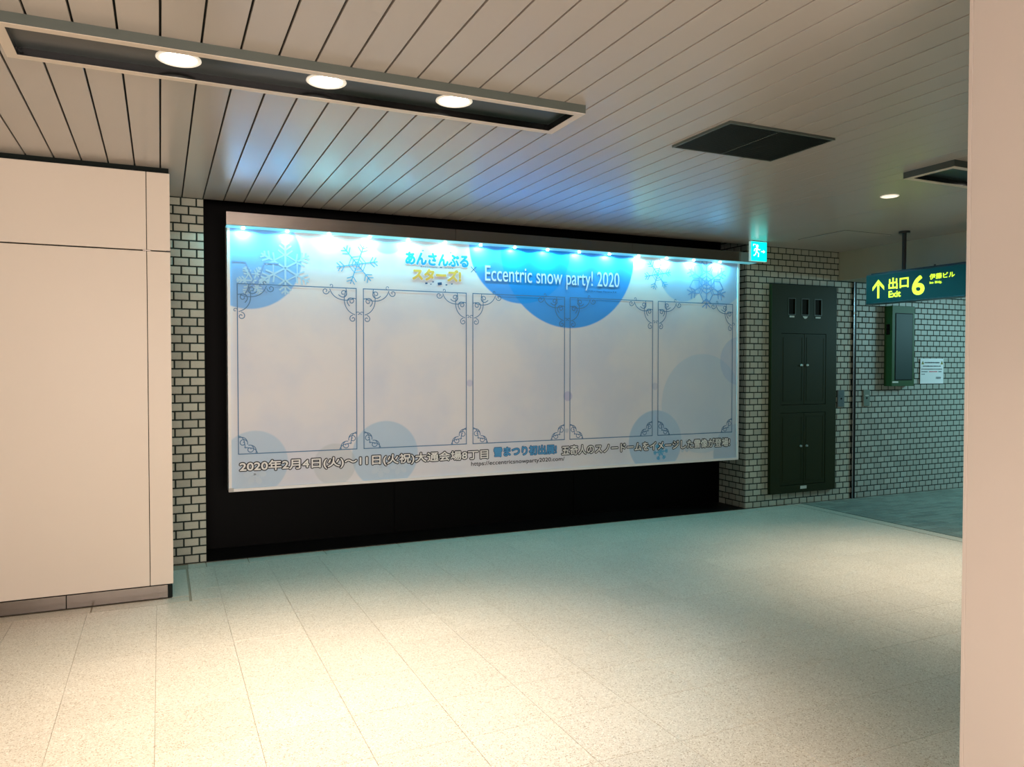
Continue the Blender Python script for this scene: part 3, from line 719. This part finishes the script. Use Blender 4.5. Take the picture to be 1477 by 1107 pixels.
# ------------------------------------------------------------------ steel post between the brick walls
t = empty('steel_post', (7.113, B - 0.01, 0)); tag(t, 'thin dark steel expansion post rising between two brick walls', 'post')
kk = [box('channel', 7.094, 7.134, B - 0.010, B + 0.012, 0, 2.446, M_dsteel, None, 0.001),
      boxes('bright_edge', [(7.088, 7.098, B - .022, B + .006, 0, 2.446)], mat('edge_steel', (0.35, 0.38, 0.42), 0.25, 1.0), None, .002), boxes('bright_edge', [(7.130, 7.138, B - .016, B + .006, 0, 2.446)], M_dsteel, None, .002),
      cyl('screw', (7.093, B - .024, 2.095), .008, .008, M_chip, None, 'Y', 12), cyl('screw', (7.134, B - .020, 2.095), .008, .008, M_chip, None, 'Y', 12)]
adopt(t, *kk)

# ------------------------------------------------------------------ hydrant box
HB0, HB1, HBY, HBZ0, HBZ1 = 7.600, 7.972, B - 0.105, 1.268, 2.190
t = empty('wall_box', ((HB0 + HB1) / 2, B, HBZ0)); tag(t, 'green steel wall box hanging on brick wall below the hanging sign', 'wall box')
kk = [box('body', HB0, HB1, HBY, B + .002, HBZ0, HBZ1, M_green2, None, 0.003)]
dr = box('door', HB0 + .055, HB1 - .045, HBY - .006, HBY + .001, HBZ0 + .075, HBZ1 - .09, M_green3, None, 0.003)
ed = ring_plate('door_edge', HB0 + .047, HB1 - .037, HBZ0 + .067, HBZ1 - .082, .008, HBY - .002, HBY, M_black)
kk += [dr, ed, box('tag', HB0 + .01, HB0 + .105, HBY - .003, HBY, HBZ0 + .038, HBZ0 + .056, M_chip), box('side_latch', HB0 - .006, HB0 + .001, HBY + .03, HBY + .075, 1.86, 1.98, M_dark, None, .001)]
adopt(t, *kk)

# ------------------------------------------------------------------ notice
t = empty('paper_notice', (8.40, B - 0.012, 1.285)); tag(t, 'white paper notice with warning triangles on the corridor brick wall', 'notice')
YN = B - 0.0130
kk = [box('sheet', 8.195, 8.600, YN, YN + 0.003, 1.290, 1.588, mat('paper_white', (0.74, 0.78, 0.80), 0.35))]
bm = bmesh.new(); yn = YN - 0.0006
rnd = random.Random(3)
for z, x0, x1, h in ((1.540, 8.265, 8.535, .016), (1.498, 8.235, 8.555, .013), (1.462, 8.215, 8.585, .012), (1.432, 8.215, 8.320, .012), (1.432, 8.510, 8.570, .012), (1.402, 8.215, 8.280, .010), (1.364, 8.465, 8.560, .012), (1.350, 8.465, 8.560, .010)):
    x = x0
    while x < x1 - .008:
        w = rnd.uniform(.007, .014); ribbon_bm(bm, [(x, z), (min(x + w, x1), z)], h * rnd.uniform(.7, 1), yn); x += w + .003
kk.append(ink('small_print', bm, I_dark, None)); kk[-1]['kind'] = 'stuff'
bm = bmesh.new(); x = 8.345
while x < 8.49: ribbon_bm(bm, [(x, 1.432), (x + .010, 1.432)], .012, yn); x += .0135
kk.append(ink('red_print', bm, inkmat('ink_red', (0.55, 0.08, 0.12)), None)); kk[-1]['kind'] = 'stuff'
for c in (8.235, 8.570):
    bm = bmesh.new(); bm.faces.new([bm.verts.new((c + a, yn, 1.520 + b)) for a, b in ((-.024, 0), (.024, 0), (0, .044))])
    kk.append(ink('warning_triangle', bm, inkmat('ink_olive', (0.30, 0.30, 0.03)), None))
    bm = bmesh.new(); bm.faces.new([bm.verts.new((c + a, yn - .0004, 1.524 + b)) for a, b in ((-.006, 0), (.006, 0), (.004, .026), (-.004, .026))])
    kk.append(ink('warning_mark', bm, I_dark, None))
adopt(t, *kk)

# ------------------------------------------------------------------ small wall plates either side of the post
for x0, x1, m_, lab in ((6.862, 6.964, mat('plate_blue_steel', (0.13, 0.19, 0.21), 0.3, 0.4), 'small blue-grey steel plate on brick left of the steel post'),
                        (7.260, 7.362, mat('plate_green_steel', (0.17, 0.23, 0.20), 0.35, 0.3), 'small green-grey switch plate on brick right of the steel post')):
    t = empty('wall_plate', ((x0 + x1) / 2, B - .008, 1.043)); tag(t, lab, 'wall plate')
    kk = [box('plate', x0, x1, B - 0.016, B + 0.003, 1.043, 1.231, m_, None, 0.004), cyl('keyhole', ((x0 + x1) / 2, B - 0.0165, 1.135), 0.010, 0.004, M_dark, None, 'Y', 14),
          box('lip', x0 + .025, x1 - .025, B - .019, B - .015, 1.160, 1.170, M_chip if x0 > 7 else m_, None, .0008)]
    adopt(t, *kk)
